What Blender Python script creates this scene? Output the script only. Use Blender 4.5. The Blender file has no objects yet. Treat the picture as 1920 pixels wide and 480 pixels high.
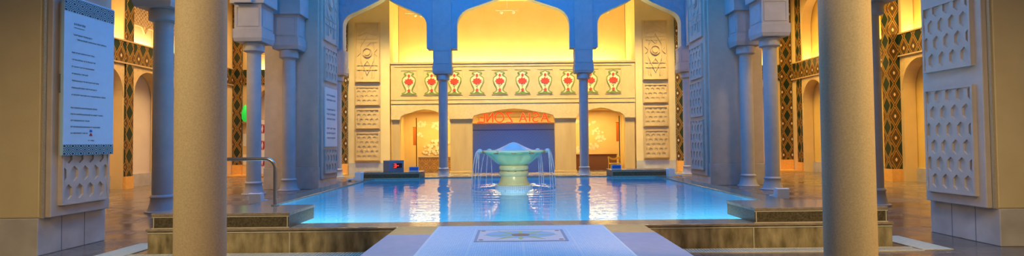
import bpy, bmesh, math, random
from mathutils import Vector, Matrix
random.seed(7)
C = bpy.context.scene.collection
PI = math.pi

# ------------------------------------------------------------------ materials
class E:
    """tiny wrapper so node maths can be written as expressions"""
    def __init__(s, nt, k): s.nt, s.k = nt, k
    def op(s, o, b=None, c=None):
        n = s.nt.nodes.new('ShaderNodeMath'); n.operation = o
        for i, v in enumerate((s, b, c)):
            if v is None: continue
            if isinstance(v, E): s.nt.links.new(v.k, n.inputs[i])
            else: n.inputs[i].default_value = v
        return E(s.nt, n.outputs[0])
    def __add__(s, b): return s.op('ADD', b)
    def __sub__(s, b): return s.op('SUBTRACT', b)
    def __mul__(s, b): return s.op('MULTIPLY', b)
    def lt(s, b): return s.op('LESS_THAN', b)
    def gt(s, b): return s.op('GREATER_THAN', b)
    def fr(s): return s.op('FRACT')
    def ab(s): return s.op('ABSOLUTE')
    def mn(s, b): return s.op('MINIMUM', b)
    def mx(s, b): return s.op('MAXIMUM', b)

def newmat(name):
    m = bpy.data.materials.new(name); m.use_nodes = True
    nt = m.node_tree
    return m, nt, nt.nodes['Principled BSDF']

def mixc(nt, fac, a, b):
    n = nt.nodes.new('ShaderNodeMix'); n.data_type = 'RGBA'
    if isinstance(fac, E): nt.links.new(fac.k, n.inputs[0])
    else: n.inputs[0].default_value = fac
    for i, v in ((6, a), (7, b)):
        if isinstance(v, tuple): n.inputs[i].default_value = (*v, 1)
        else: nt.links.new(v, n.inputs[i])
    return n.outputs[2]

def noise(nt, scale, detail=4, vec=None, stretch=None):
    n = nt.nodes.new('ShaderNodeTexNoise'); n.inputs['Scale'].default_value = scale
    n.inputs['Detail'].default_value = detail
    if vec is None:
        tc = nt.nodes.new('ShaderNodeTexCoord'); vec = tc.outputs['Object']
    if stretch:
        mp = nt.nodes.new('ShaderNodeMapping'); mp.inputs['Scale'].default_value = stretch
        nt.links.new(vec, mp.inputs['Vector']); vec = mp.outputs[0]
    nt.links.new(vec, n.inputs['Vector'])
    return E(nt, n.outputs['Fac'])

def uv(nt):
    n = nt.nodes.new('ShaderNodeUVMap'); s = nt.nodes.new('ShaderNodeSeparateXYZ')
    nt.links.new(n.outputs[0], s.inputs[0])
    return E(nt, s.outputs[0]), E(nt, s.outputs[1])

def bump(nt, p, h, strength=.3, dist=.02):
    b = nt.nodes.new('ShaderNodeBump'); b.inputs['Strength'].default_value = strength
    b.inputs['Distance'].default_value = dist
    nt.links.new(h.k, b.inputs['Height']); nt.links.new(b.outputs[0], p.inputs['Normal'])

def stone(name, a, b, rough=.6, scale=6, bscale=60, bs=.25, bd=.01, stretch=None):
    m, nt, p = newmat(name)
    f = noise(nt, scale, 5, stretch=stretch)
    f = f.op('MULTIPLY_ADD', 2.2, -.6); f.nt.nodes[-1].use_clamp = True
    nt.links.new(mixc(nt, f, a, b), p.inputs['Base Color'])
    p.inputs['Roughness'].default_value = rough
    if bs: bump(nt, p, noise(nt, bscale, 3), bs, bd)
    return m

def plain(name, col, rough=.5, metal=0, emit=None, es=1):
    m, nt, p = newmat(name)
    f = noise(nt, 9, 3)
    nt.links.new(mixc(nt, f, col, tuple(min(1, c*.88) for c in col)), p.inputs['Base Color'])
    p.inputs['Roughness'].default_value = rough; p.inputs['Metallic'].default_value = metal
    if emit:
        p.inputs['Emission Color'].default_value = (*emit, 1); p.inputs['Emission Strength'].default_value = es
    return m

def diamonds(name, w, h, dark=(.012, .03, .02), gold=(.52, .31, .08), base=(.11, .05, .017)):
    """dark lozenges between gold fillets, with a small light cross in the gaps"""
    m, nt, p = newmat(name)
    u, v = uv(nt)
    a = ((u*(1/w)+.5).fr()-.5).ab(); b = ((v*(1/h)).fr()-.5).ab()
    d = a+b
    ina = d.lt(.40); fil = (d.gt(.40)*d.lt(.45)).mx(d.gt(.56)*d.lt(.61))
    core = d.lt(.12)*((a*4+b*4).fr().gt(.5))
    a2 = a-.5; b2 = b-.5
    cross = (a2.ab()+b2.ab()).lt(.10)
    side = ((u*(3/w)).fr()-.5).ab()+((v*(4/h)).fr()-.5).ab()
    c = mixc(nt, side.lt(.3), base, (.035, .04, .02))
    c = mixc(nt, ina, c, dark)
    c = mixc(nt, core, c, (.30, .05, .03))
    c = mixc(nt, fil, c, gold)
    c = mixc(nt, cross, c, (.75, .6, .42))
    nt.links.new(c, p.inputs['Base Color'])
    p.inputs['Roughness'].default_value = .3
    return m

def gridmat(name, size, a, b, grout, rough=.25, g=.08, var=.5):
    """square tiles with varied colours"""
    m, nt, p = newmat(name)
    u, v = uv(nt)
    iu, iv = u*(1/size), v*(1/size)
    line = iu.fr().lt(g).mx(iv.fr().lt(g))
    cb = nt.nodes.new('ShaderNodeCombineXYZ')
    nt.links.new(iu.op('FLOOR').k, cb.inputs[0]); nt.links.new(iv.op('FLOOR').k, cb.inputs[1])
    wn = nt.nodes.new('ShaderNodeTexWhiteNoise'); nt.links.new(cb.outputs[0], wn.inputs[0])
    c = mixc(nt, E(nt, wn.outputs[0])*var, a, b)
    c = mixc(nt, line, c, grout)
    nt.links.new(c, p.inputs['Base Color'])
    p.inputs['Roughness'].default_value = rough
    bump(nt, p, (line*-1)+(E(nt, wn.outputs[0])*.6), .15, .004)
    return m

M = {}
M['pale_stone'] = stone('pale_stone', (.54, .46, .40), (.46, .40, .35), .65, 5, 90, .2)
M['arcade_stone'] = stone('arcade_stone', (.44, .43, .44), (.37, .37, .39), .6, 4, 60, .15)
M['carved_stone'] = stone('carved_stone', (.72, .52, .26), (.60, .43, .21), .65, 9, 34, .5, .02)
def relief():
    m, nt, p = newmat('arabesque_relief_stone')
    tc = nt.nodes.new('ShaderNodeTexCoord')
    v = nt.nodes.new('ShaderNodeTexVoronoi'); v.inputs['Scale'].default_value = 5
    v.feature = 'SMOOTH_F1'
    nt.links.new(tc.outputs['Object'], v.inputs['Vector'])
    h = E(nt, v.outputs['Distance'])
    f = noise(nt, 9, 5)
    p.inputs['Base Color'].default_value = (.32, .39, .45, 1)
    p.inputs['Roughness'].default_value = .55
    bump(nt, p, (h*8).op('SINE')*.5+f, .5, .03)
    return m
M['relief'] = relief()
M['granular'] = stone('granular_stone', (.52, .42, .26), (.40, .32, .19), .75, 70, 300, .5, .006)
M['plaster'] = stone('cream_plaster', (.66, .54, .31), (.60, .48, .27), .7, 3, 40, .12)
M['wall_plaster'] = stone('warm_wall_plaster', (.78, .58, .29), (.72, .53, .25), .7, 2, 40, .1)
M['back_plaster'] = stone('niche_plaster', (.78, .67, .55), (.72, .61, .49), .7, 2, 40, .1)
M['niche_amber_lit'] = stone('amber_lit_niche_plaster', (.82, .58, .17), (.76, .52, .14), .7, 2, 40, .1)  # amber lamplight on the right-hand niches is put into the plaster colour
M['marble'] = stone('grey_marble', (.56, .53, .50), (.40, .37, .34), .35, 3, 60, .05)
M['facade'] = stone('sandstone', (.66, .46, .22), (.56, .38, .17), .65, 3, 60, .15)
M['facade_dark'] = stone('sandstone_pillar', (.62, .42, .18), (.52, .34, .14), .6, 3, 60, .15, stretch=(1, 1, .2))
M['granite'] = stone('dark_granite', (.035, .028, .015), (.15, .12, .06), .35, 40, 90, .1)
M['granite_top'] = stone('wet_granite_top', (.20, .16, .12), (.33, .27, .20), .16, 14, 40, .06)
M['mossy'] = stone('stained_pool_stone', (.10, .075, .025), (.46, .38, .21), .5, 9, 60, .2, stretch=(1, 1, .35))
M['joint'] = plain('pale_joint', (.55, .52, .38), .6)
M['coping'] = stone('wet_coping', (.22, .17, .12), (.35, .28, .20), .15, 10, 40, .08)
M['ochre_slab'] = stone('ochre_slab', (.74, .38, .09), (.86, .48, .14), .4, 9, 60, .1)
M['border'] = stone('path_border_stone', (.40, .42, .50), (.34, .35, .44), .4, 8, 60, .1)
M['white'] = plain('white_plastic', (.82, .84, .86), .35)
M['gutter'] = stone('gutter_grating', (.62, .60, .46), (.50, .48, .36), .5, 20, 60, .2)
M['steel'] = plain('brushed_steel', (.42, .38, .33), .3, .9)
M['panelgrey'] = plain('grey_enclosure', (.20, .24, .32), .4)
M['black'] = plain('black_plastic', (.012, .01, .01), .3)
M['led'] = plain('red_led', (.8, .03, .02), .4, 0, (1, .03, .02), 3)
M['neon'] = plain('red_neon', (.9, .04, .02), .4, 0, (1, .035, .006), 1.6)
M['bluesign'] = plain('blue_notice', (.01, .14, .60), .4)
M['paper'] = plain('white_paper', (.80, .78, .74), .6)
M['ink'] = plain('dark_ink', (.10, .11, .15), .6)
M['signboard'] = plain('pale_blue_board', (.42, .66, .88), .45)
M['orange'] = plain('orange_banner', (.75, .20, .03), .6)
M['yellow'] = plain('yellow_plastic', (.80, .48, .03), .4)
M['brown'] = plain('brown_counter', (.28, .11, .03), .45)
M['green'] = plain('green_glaze', (.16, .24, .04), .4)
M['rimgreen'] = plain('olive_line', (.24, .30, .05), .4)
M['red'] = plain('red_glaze', (.72, .06, .03), .4)
M['cream'] = plain('cream_tile', (.80, .66, .38), .35)
M['lampgreen'] = plain('green_lamp', (.02, .6, .08), .4, 0, (.01, .8, .08), .5)
M['lamp'] = plain('lamp_lens', (1, .9, .7), .4, 0, (1, .78, .42), 6)
M['gold'] = plain('gilded_lattice', (.58, .42, .24), .5)
M['crimson'] = plain('crimson_print', (.40, .02, .04), .5)
M['blossom'] = plain('white_blossom', (.90, .84, .70), .6)
M['rust'] = plain('rust_mosaic', (.30, .13, .09), .4)
M['skybl'] = plain('sky_mosaic', (.35, .55, .70), .4)
M['leafyel'] = plain('yellow_green_mosaic', (.55, .60, .16), .4)
M['pinkish'] = plain('pale_pink_mosaic', (.86, .72, .66), .4)
M['greyblue'] = plain('grey_blue_mosaic', (.30, .34, .42), .4)
M['diamond'] = diamonds('lozenge_mosaic', .42, .74)
M['diamond_band'] = diamonds('lozenge_band_mosaic', .42, .75)
M['path_tile'] = gridmat('white_mosaic_tile', .025, (.58, .66, .74), (.78, .78, .76), (.40, .48, .55), .45, .12, .8)
M['pool_tile'] = gridmat('pool_tile', .15, (.10, .52, .72), (.16, .60, .78), (.3, .62, .75), .3, .06)
M['base_tile'] = gridmat('fountain_base_mosaic', .05, (.62, .74, .78), (.75, .8, .8), (.35, .5, .58), .3, .15)

def blue_tile():
    m, nt, p = newmat('blue_arabesque_tile')
    u, v = uv(nt)
    a = ((u*3.6).fr()-.5); b = ((v*3.6).fr()-.5)
    r = (a*a+b*b).op('SQRT')
    ring = (r*22).op('SINE').gt(.35)
    d = (a.ab()+b.ab())
    lat = ((d*9).fr()).lt(.3)
    c = mixc(nt, ring, (.13, .23, .50), (.18, .29, .56))
    c = mixc(nt, lat*.5, c, (.24, .38, .62))
    edge = (v-2.06).ab().lt(.02)
    c = mixc(nt, edge, c, (.03, .07, .26))
    nt.links.new(c, p.inputs['Base Color']); p.inputs['Roughness'].default_value = .35
    return m
M['blue_tile'] = blue_tile()
def dado():
    m, nt, p = newmat('orange_medallion_tile')
    u, v = uv(nt)
    a = ((u*2.5).fr()-.5); b = ((v*2.5).fr()-.5)
    r = (a*a+b*b).op('SQRT'); d = a.ab()+b.ab()
    c = mixc(nt, (r*26).op('SINE').gt(.2), (.75, .42, .09), (.50, .22, .04))
    c = mixc(nt, d.gt(.6), c, (.55, .28, .06))
    nt.links.new(c, p.inputs['Base Color']); p.inputs['Roughness'].default_value = .35
    return m
M['dado'] = dado()
def pattern_blue():
    m, nt, p = newmat('navy_interlace_print')
    u, v = uv(nt)
    a = ((u*7.15).fr()-.5).ab(); b = ((v*9.6).fr()-.5).ab()
    d = a+b
    k = d.lt(.16).mx(d.gt(.27)*d.lt(.40)).mx(d.gt(.52)*d.lt(.66)).mx(d.gt(.8))
    nt.links.new(mixc(nt, k, (.22, .48, .56), (.012, .02, .07)), p.inputs['Base Color'])
    p.inputs['Roughness'].default_value = .5
    return m
M['interlace'] = pattern_blue()
def floor_mat():
    m, nt, p = newmat('wet_stone_floor')
    u, v = uv(nt)
    cb = nt.nodes.new('ShaderNodeCombineXYZ')
    s = v*(1/.42)
    row = s.op('FLOOR')
    t = u*(1/1.1)+row*.37
    nt.links.new(t.op('FLOOR').k, cb.inputs[0]); nt.links.new(row.k, cb.inputs[1])
    wn = nt.nodes.new('ShaderNodeTexWhiteNoise'); nt.links.new(cb.outputs[0], wn.inputs[0])
    w = E(nt, wn.outputs[0])
    c = mixc(nt, w, (.11, .085, .065), (.24, .19, .15))
    n1 = noise(nt, 7, 6, stretch=(.6, 1.6, 1))
    c = mixc(nt, n1, c, (.14, .105, .08))
    line = s.fr().lt(.03).mx(t.fr().lt(.012))
    c = mixc(nt, line, c, (.035, .025, .018))
    nt.links.new(c, p.inputs['Base Color'])
    rr = noise(nt, 1.3, 3).op('MULTIPLY_ADD', .45, -.04)
    rr = (rr+(w*.10)).mx(.06)
    nt.links.new(rr.k, p.inputs['Roughness'])
    bump(nt, p, (line*-.5)+(noise(nt, 3, 3)*.5), .12, .01)
    return m
M['floor'] = floor_mat()
def water():
    m, nt, p = newmat('rippled_pool_water')
    nt.nodes.remove(p)
    g = nt.nodes.new('ShaderNodeBsdfGlass'); g.inputs['IOR'].default_value = 1.33
    g.inputs['Roughness'].default_value = 0.03; g.inputs['Color'].default_value = (.93, .98, 1, 1)
    tc = nt.nodes.new('ShaderNodeTexCoord')
    a = noise(nt, 2.6, 3, tc.outputs['Object'], (.55, 1.25, 1))
    b = noise(nt, 9, 2, tc.outputs['Object'], (.5, 1.3, 1))
    bp = nt.nodes.new('ShaderNodeBump'); bp.inputs['Strength'].default_value = .13
    bp.inputs['Distance'].default_value = .06
    nt.links.new((a+b*.35).k, bp.inputs['Height']); nt.links.new(bp.outputs[0], g.inputs['Normal'])
    nt.links.new(g.outputs[0], nt.nodes['Material Output'].inputs['Surface'])
    return m
M['water'] = water()
def jet():
    m, nt, p = newmat('falling_water')
    nt.nodes.remove(p)
    t = nt.nodes.new('ShaderNodeBsdfTransparent')
    d = nt.nodes.new('ShaderNodeBsdfDiffuse'); d.inputs[0].default_value = (.86, .87, .9, 1)
    tr = nt.nodes.new('ShaderNodeBsdfTranslucent'); tr.inputs[0].default_value = (.9, .9, .95, 1)
    a = nt.nodes.new('ShaderNodeMixShader'); a.inputs[0].default_value = .5
    nt.links.new(d.outputs[0], a.inputs[1]); nt.links.new(tr.outputs[0], a.inputs[2])
    b = nt.nodes.new('ShaderNodeMixShader')
    f = noise(nt, 30, 3, stretch=(1, 1, .12)).op('MULTIPLY_ADD', 1.6, -.2)
    nt.links.new(f.k, b.inputs[0])
    nt.links.new(t.outputs[0], b.inputs[1]); nt.links.new(a.outputs[0], b.inputs[2])
    nt.links.new(b.outputs[0], nt.nodes['Material Output'].inputs['Surface'])
    return m
M['jet'] = jet()
def glaze():
    m, nt, p = newmat('celadon_glaze')
    f = noise(nt, 4, 4, stretch=(1, 1, .5)).op('MULTIPLY_ADD', 2, -.5); nt.nodes[-1].use_clamp = True
    nt.links.new(mixc(nt, f, (.50, .72, .36), (.64, .68, .32)), p.inputs['Base Color'])
    p.inputs['Roughness'].default_value = .25
    return m
M['glaze'] = glaze()
M['glaze_cream'] = stone('cream_glaze', (.70, .70, .40), (.62, .58, .28), .25, 5, 60, .05)
M['glaze_blue_lit'] = plain('blue_lit_glaze', (.38, .60, .72), .25)  # the blue light falling on the cap is part of this glaze colour
M['glaze_brown'] = plain('brown_glaze', (.30, .22, .12), .3)

# ------------------------------------------------------------------ mesh helpers
class MB:
    def __init__(s): s.v, s.f, s.sm = [], [], []
    def add(s, vs, fs, smooth=False):
        o = len(s.v); s.v += [tuple(v) for v in vs]
        for f in fs: s.f.append([o+i for i in f]); s.sm.append(smooth)
        return s
    def box(s, x0, x1, y0, y1, z0, z1):
        vs = [(x, y, z) for z in (z0, z1) for y in (y0, y1) for x in (x0, x1)]
        return s.add(vs, [(0, 2, 3, 1), (4, 5, 7, 6), (0, 1, 5, 4), (2, 6, 7, 3), (0, 4, 6, 2), (1, 3, 7, 5)])
    def frustum(s, cx, cy, a0, b0, z0, a1, b1, z1):
        vs = [(cx+i*a/2, cy+j*b/2, z) for (a, b, z) in ((a0, b0, z0), (a1, b1, z1)) for j in (-1, 1) for i in (-1, 1)]
        return s.add(vs, [(0, 2, 3, 1), (4, 5, 7, 6), (0, 1, 5, 4), (2, 6, 7, 3), (0, 4, 6, 2), (1, 3, 7, 5)])
    def lathe(s, prof, n=32, cx=0, cy=0, scallop=None):
        vs = []
        for k, (r, z) in enumerate(prof):
            for i in range(n):
                t = 2*PI*i/n
                rr = r*(1+(scallop[k]*abs(math.cos(4*t)) if scallop else 0))
                vs.append((cx+rr*math.cos(t), cy+rr*math.sin(t), z))
        fs = [(k*n+i, k*n+(i+1) % n, (k+1)*n+(i+1) % n, (k+1)*n+i) for k in range(len(prof)-1) for i in range(n)]
        m = len(prof)-1
        fs += [tuple(reversed(range(n))), tuple(m*n+i for i in range(n))]
        return s.add(vs, fs, True)
    def tube(s, pts, r, n=10, closed=False):
        pts = [Vector(p) for p in pts]; vs = []; k = len(pts)
        rs = r if isinstance(r, (list, tuple)) else [r]*k
        up = None
        for i, p in enumerate(pts):
            if closed: d = pts[(i+1) % k]-pts[i-1]
            else: d = pts[min(i+1, k-1)]-pts[max(i-1, 0)]
            d.normalize()
            if up is None: up = Vector((0, 0, 1)) if abs(d.z) < .9 else Vector((1, 0, 0))
            a = d.cross(up).normalized(); b = a.cross(d).normalized(); up = b
            vs += [p+(a*math.cos(2*PI*j/n)+b*math.sin(2*PI*j/n))*rs[i] for j in range(n)]
        fs = [(i*n+j, i*n+(j+1) % n, ((i+1) % k)*n+(j+1) % n, ((i+1) % k)*n+j) for i in range(k if closed else k-1) for j in range(n)]
        if not closed: fs += [tuple(reversed(range(n))), tuple((k-1)*n+j for j in range(n))]
        return s.add(vs, fs, True)
    def prism(s, poly, d0, d1, tf):
        """2-D polygon (s, z) extruded from depth d0 to d1; tf(s, d, z) -> point"""
        n = len(poly)
        vs = [tf(a, d0, b) for a, b in poly]+[tf(a, d1, b) for a, b in poly]
        fs = [tuple(range(n)), tuple(reversed(range(n, 2*n)))]+[(i, (i+1) % n, n+(i+1) % n, n+i) for i in range(n)]
        return s.add(vs, fs)
    def bar(s, p, q, w, d0, d1, tf):
        p, q = Vector(p), Vector(q); t = (q-p).normalized()*w/2; nrm = Vector((-t.y, t.x))
        return s.prism([tuple(p+nrm-t), tuple(q+nrm+t), tuple(q-nrm+t), tuple(p-nrm-t)], d0, d1, tf)
    def ribbon(s, pts, w, d0, d1, tf, closed=True):
        """mitred band of width w along a polyline"""
        P = [Vector(p) for p in pts]; k = len(P); L = []; R_ = []
        for i, p in enumerate(P):
            a = P[i-1] if (closed or i > 0) else None; b = P[(i+1) % k] if (closed or i < k-1) else None
            t1 = (p-a).normalized() if a is not None else None; t2 = (b-p).normalized() if b is not None else None
            t1 = t1 or t2; t2 = t2 or t1
            n1, n2 = Vector((-t1.y, t1.x)), Vector((-t2.y, t2.x)); m = n1+n2
            m = m.normalized() if m.length > .2 else n1
            q = min(1/max(m.dot(n1), .45), 2)*w/2
            L.append(p+m*q); R_.append(p-m*q)
        vs = []
        for l, r in zip(L, R_): vs += [tf(l.x, d0, l.y), tf(r.x, d0, r.y), tf(r.x, d1, r.y), tf(l.x, d1, l.y)]
        fs = []
        for i in range(k if closed else k-1):
            a, b = 4*i, 4*((i+1) % k)
            fs += [(a, a+1, b+1, b), (a+1, a+2, b+2, b+1), (a+2, a+3, b+3, b+2), (a+3, a, b, b+3)]
        if not closed: fs += [(0, 3, 2, 1), (4*k-4, 4*k-3, 4*k-2, 4*k-1)]
        return s.add(vs, fs)
    def profwall(s, prof, top, d0, d1, tf):
        """wall whose lower edge follows prof (arches), upper edge is level"""
        for (a, za), (b, zb) in zip(prof, prof[1:]):
            s.add([tf(a, d0, za), tf(b, d0, zb), tf(b, d1, zb), tf(a, d1, za)], [(0, 1, 2, 3)])
            if abs(a-b) > 1e-6:
                for d in (d0, d1):
                    s.add([tf(a, d, za), tf(b, d, zb), tf(b, d, top), tf(a, d, top)], [(0, 1, 2, 3)])
                s.add([tf(a, d0, top), tf(b, d0, top), tf(b, d1, top), tf(a, d1, top)], [(0, 1, 2, 3)])
        for a, za in (prof[0], prof[-1]):
            s.add([tf(a, d0, za), tf(a, d1, za), tf(a, d1, top), tf(a, d0, top)], [(0, 1, 2, 3)])
        return s
    def build(s, name, mat, parent=None, loc=None, bevel=0, recalc=True):
        me = bpy.data.meshes.new(name)
        me.from_pydata(s.v, [], s.f)
        me.polygons.foreach_set('use_smooth', s.sm)
        if recalc:
            bm = bmesh.new(); bm.from_mesh(me)
            bmesh.ops.remove_doubles(bm, verts=bm.verts, dist=1e-5)
            bmesh.ops.recalc_face_normals(bm, faces=bm.faces); bm.to_mesh(me); bm.free()
        ul = me.uv_layers.new(name='UVMap')
        for p in me.polygons:
            n = p.normal
            for li in p.loop_indices:
                c = me.vertices[me.loops[li].vertex_index].co
                if abs(n.x) > .71: q = (c.y, c.z)
                elif abs(n.y) > .6: q = (c.x, c.z)
                else: q = (c.x, c.y)
                ul.data[li].uv = q
        me.materials.append(M[mat] if isinstance(mat, str) else mat)
        o = bpy.data.objects.new(name, me); C.objects.link(o)
        if parent is not None: o.parent = parent
        if loc: o.location = loc
        if bevel:
            b = o.modifiers.new('bevel', 'BEVEL'); b.width = bevel; b.segments = 2; b.limit_method = 'ANGLE'
        if any(s.sm) and hasattr(me, 'set_sharp_from_angle'): me.set_sharp_from_angle(angle=math.radians(45))
        return o

def tag(o, label, cat, group=None, kind=None):
    o['label'] = label; o['category'] = cat
    if group: o['group'] = group
    if kind: o['kind'] = kind
    return o
def thing(name, label, cat, loc=(0, 0, 0), rz=0, group=None):
    o = bpy.data.objects.new(name, None); C.objects.link(o); o.empty_display_size = .2
    o.location = loc; o.rotation_euler = (0, 0, rz)
    return tag(o, label, cat, group)
def struct(o): o['kind'] = 'structure'; return o
def dup(root, loc, rz=0, label=None):
    r = root.copy(); C.objects.link(r); r.location = loc; r.rotation_euler = (0, 0, rz)
    if label: r['label'] = label
    for ch in list(root.children):
        c = ch.copy(); C.objects.link(c); c.parent = r
        for g in list(ch.children):
            d = g.copy(); C.objects.link(d); d.parent = c
    return r
def XZ(y0): return lambda s, d, z: (s, y0+d, z)              # faces the camera; d grows away from it
def YZ(x0, sg): return lambda s, d, z: (x0+sg*d, s, z)       # side wall; d grows outwards for its sign

def ogee(x0, x1, zs, zsh, za, n=10):
    """ogee arch outline from springing zs, shoulder zsh, apex za (left to right)"""
    h = (x1-x0)/2; cx = (x0+x1)/2; rr = min(h*.32, (za-zsh)*1.2)
    L = [(x0, zs), (x0, zsh-rr*.9)]
    for i in range(1, 7):
        t = PI/2*i/6*.78
        L.append((x0+rr*(1-math.cos(t)), zsh-rr*.9+rr*math.sin(t)))
    ax, az = L[-1]
    for i in range(1, n+1):
        t = i/n
        L.append((ax+(cx-ax)*t, az+(za-az)*(.86*t+.14*t**5)))
    return L+[(2*cx-x, z) for x, z in reversed(L[:-1])]
def pointed(x0, x1, zs, za, n=9):
    h = (x1-x0)/2; cx = (x0+x1)/2
    L = [(x0+h*(1-math.cos(PI/2*.93*i/n))/(1-math.cos(PI/2*.93)), zs+(za-zs)*math.sin(PI/2*i/n)**.95) for i in range(n+1)]
    return L+[(2*cx-x, z) for x, z in reversed(L[:-1])]

def honeycomb(s0, s1, z0, z1, cw, ch, depth, tf, inset=.66):
    """plate of elongated hexagonal pits, clipped to the rectangle"""
    bm = bmesh.new()
    rows = int((z1-z0)/(ch*.75))+3; cols = int((s1-s0)/cw)+3
    for r in range(-1, rows):
        for c in range(-1, cols):
            cx = s0+(c+(.5 if r % 2 else 0))*cw+cw*.45; cz = z0+r*ch*.75+ch*.42
            hexa = [(0, .5), (.5, .25), (.5, -.25), (0, -.5), (-.5, -.25), (-.5, .25)]
            o = [bm.verts.new((cx+a*cw, 0, cz+b*ch)) for a, b in hexa]
            i1 = [bm.verts.new((cx+a*cw*inset, 0, cz+b*ch*inset)) for a, b in hexa]
            i2 = [bm.verts.new((cx+a*cw*(inset-.025), depth, cz+b*ch*(inset-.025))) for a, b in hexa]
            for k in range(6):
                j = (k+1) % 6
                bm.faces.new((o[k], o[j], i1[j], i1[k])); bm.faces.new((i1[k], i1[j], i2[j], i2[k]))
            bm.faces.new(i2)
    for co, no in (((s0, 0, 0), (-1, 0, 0)), ((s1, 0, 0), (1, 0, 0)), ((0, 0, z0), (0, 0, -1)), ((0, 0, z1), (0, 0, 1))):
        bmesh.ops.bisect_plane(bm, geom=bm.verts[:]+bm.edges[:]+bm.faces[:], plane_co=co, plane_no=no, clear_outer=True)
    bm.verts.index_update()
    m = MB()
    m.add([tf(v.co.x, v.co.y, v.co.z) for v in bm.verts], [[v.index for v in f.verts] for f in bm.faces])
    bm.free()
    # closed back and edges so that it is a solid slab
    m.prism([(s0, z0), (s1, z0), (s1, z1), (s0, z1)], depth+.002, depth+.02, tf)
    return m
def framebars(m, s0, s1, z0, z1, w, d0, d1, tf):
    for a in ((s0-w, s1+w, z0-w, z0), (s0-w, s1+w, z1, z1+w), (s0-w, s0, z0, z1), (s1, s1+w, z0, z1)):
        m.prism([(a[0], a[2]), (a[1], a[2]), (a[1], a[3]), (a[0], a[3])], d0, d1, tf)
    return m
def hexpanel(parent, s0, s1, z0, z1, cw, ch, tf, mat, name='hexagon_panel', d=.0, w=.035, deep=.026):
    h = honeycomb(s0, s1, z0, z1, cw, ch, deep, lambda s, dd, z: tf(s, dd+d-.045, z)).build(name, mat, parent)
    framebars(MB(), s0, s1, z0, z1, w, d-.055, d+.02, tf).build('moulding', mat, h)
    return h
def starpanel(parent, s0, s1, z0, z1, tf, mat, name='carved_panel_face', d=0, ring=True):
    """carved panel: arch, straps, ring and zigzags in relief on a plate"""
    W, H = s1-s0, z1-z0; cx, cz = (s0+s1)/2, (z0+z1)/2
    m = MB(); m.prism([(s0, z0), (s1, z0), (s1, z1), (s0, z1)], d-.02, d+.02, tf)
    f = framebars(MB(), s0, s1, z0, z1, .04, d-.055, d+.02, tf)
    b = .03; e = (d-.034, d-.015); q_ = 0
    P = lambda a, c: (s0+a*W, z0+c*H)
    for pts in ([P(.08, .80), P(.22, .88), P(.5, .95), P(.78, .88), P(.92, .80)],
                [P(.20, .06), P(.20, .70)], [P(.80, .06), P(.80, .70)], [P(.08, .74), P(.92, .74)], [P(.08, .68), P(.92, .68)],
                [P(.06, .28), P(.94, .28)], [P(.06, .20), P(.94, .20)],
                [P(.06, .44), P(.20, .50), P(.06, .56)], [P(.94, .44), P(.80, .50), P(.94, .56)],
                [P(.35, .68), P(.5, .62), P(.65, .68)], [P(.35, .28), P(.5, .36), P(.65, .28)],
                [P(.20, .60), P(.5, .80), P(.80, .60)], [P(.20, .38), P(.5, .12), P(.80, .38)],
                [P(.12, .80), P(.5, .86), P(.88, .80)], [P(.3, .06), P(.3, .20)], [P(.7, .06), P(.7, .20)]):
        q_ += 1; m.ribbon(pts, b, e[0]-.0008*q_, e[1], tf, closed=False)
    if ring:
        R = W*.2
        m.ribbon([(cx+R*math.cos(t*PI/10), cz+R*math.sin(t*PI/10)) for t in range(20)], b, e[0]-.0195, e[1], tf)
        m.prism([(cx+R*.62*math.cos(t*PI/8), cz+R*.62*math.sin(t*PI/8)) for t in range(16)], e[0]-.021, e[1], tf)
    p = m.build(name, mat, parent)
    f.build('moulding', mat, p)
    return p

# ------------------------------------------------------------------ setting
PX, PY0, PY1 = 4.55, 7.6, 17.45          # inner pool edge
fl = MB()
for a in ((-15, 15, -4, PY0-.11), (-15, 15, PY1+.11, 31), (-15, -PX-.11, PY0-.11, PY1+.11), (PX+.11, 15, PY0-.11, PY1+.11)):
    fl.box(a[0], a[1], a[2], a[3], -1.0, 0)
struct(fl.build('floor', 'floor'))

SX = 13.2
def side_wall(sg, name):
    tf = YZ(sg*SX, sg)
    lo = [(5.0, 0)]; up = [(5.0, 4.95)]
    k0 = 19.28-2.05*6
    for k in range(9):
        c = k0+2.05*k
        lo += [(c-.76, 0)]+pointed(c-.76, c+.76, 3.15, 4.08)+[(c+.76, 0)]
        up += [(c-.78, 4.95)]+pointed(c-.78, c+.78, 6.5, 7.75)+[(c+.78, 4.95)]
    lo.append((25.7, 0)); up.append((25.7, 4.95))
    a = struct(MB().profwall(lo, 4.95, 0, .42, tf).build(name, 'wall_plaster'))
    struct(MB().profwall(up, 8.7, 0, .42, tf).build(name+'_upper', 'wall_plaster'))
    struct(MB().prism([(5, 0), (25.7, 0), (25.7, 8.7), (5, 8.7)], .44+.0, .6, tf).build(name+'_back', 'back_plaster' if sg < 0 else 'niche_amber_lit'))
    struct(MB().prism([(5, 4.3), (25.2, 4.3), (25.2, 5.0), (5, 5.0)], -.05, -.002, tf).build('trim_1', 'diamond_band'))
    g = MB()
    for z in (4.24, 5.0): g.prism([(5, z), (25.2, z), (25.2, z+.05), (5, z+.05)], -.07, -.002, tf)
    struct(g.build('trim_2', 'gold'))
    struct(MB().prism([(5, 0), (25.2, 0), (25.2, .45), (5, .45)], .38, .435, tf).build('baseboard_'+name[5:], 'marble'))
    return tf
tfL = side_wall(-1, 'wall_left'); tfR = side_wall(1, 'wall_right')
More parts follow.
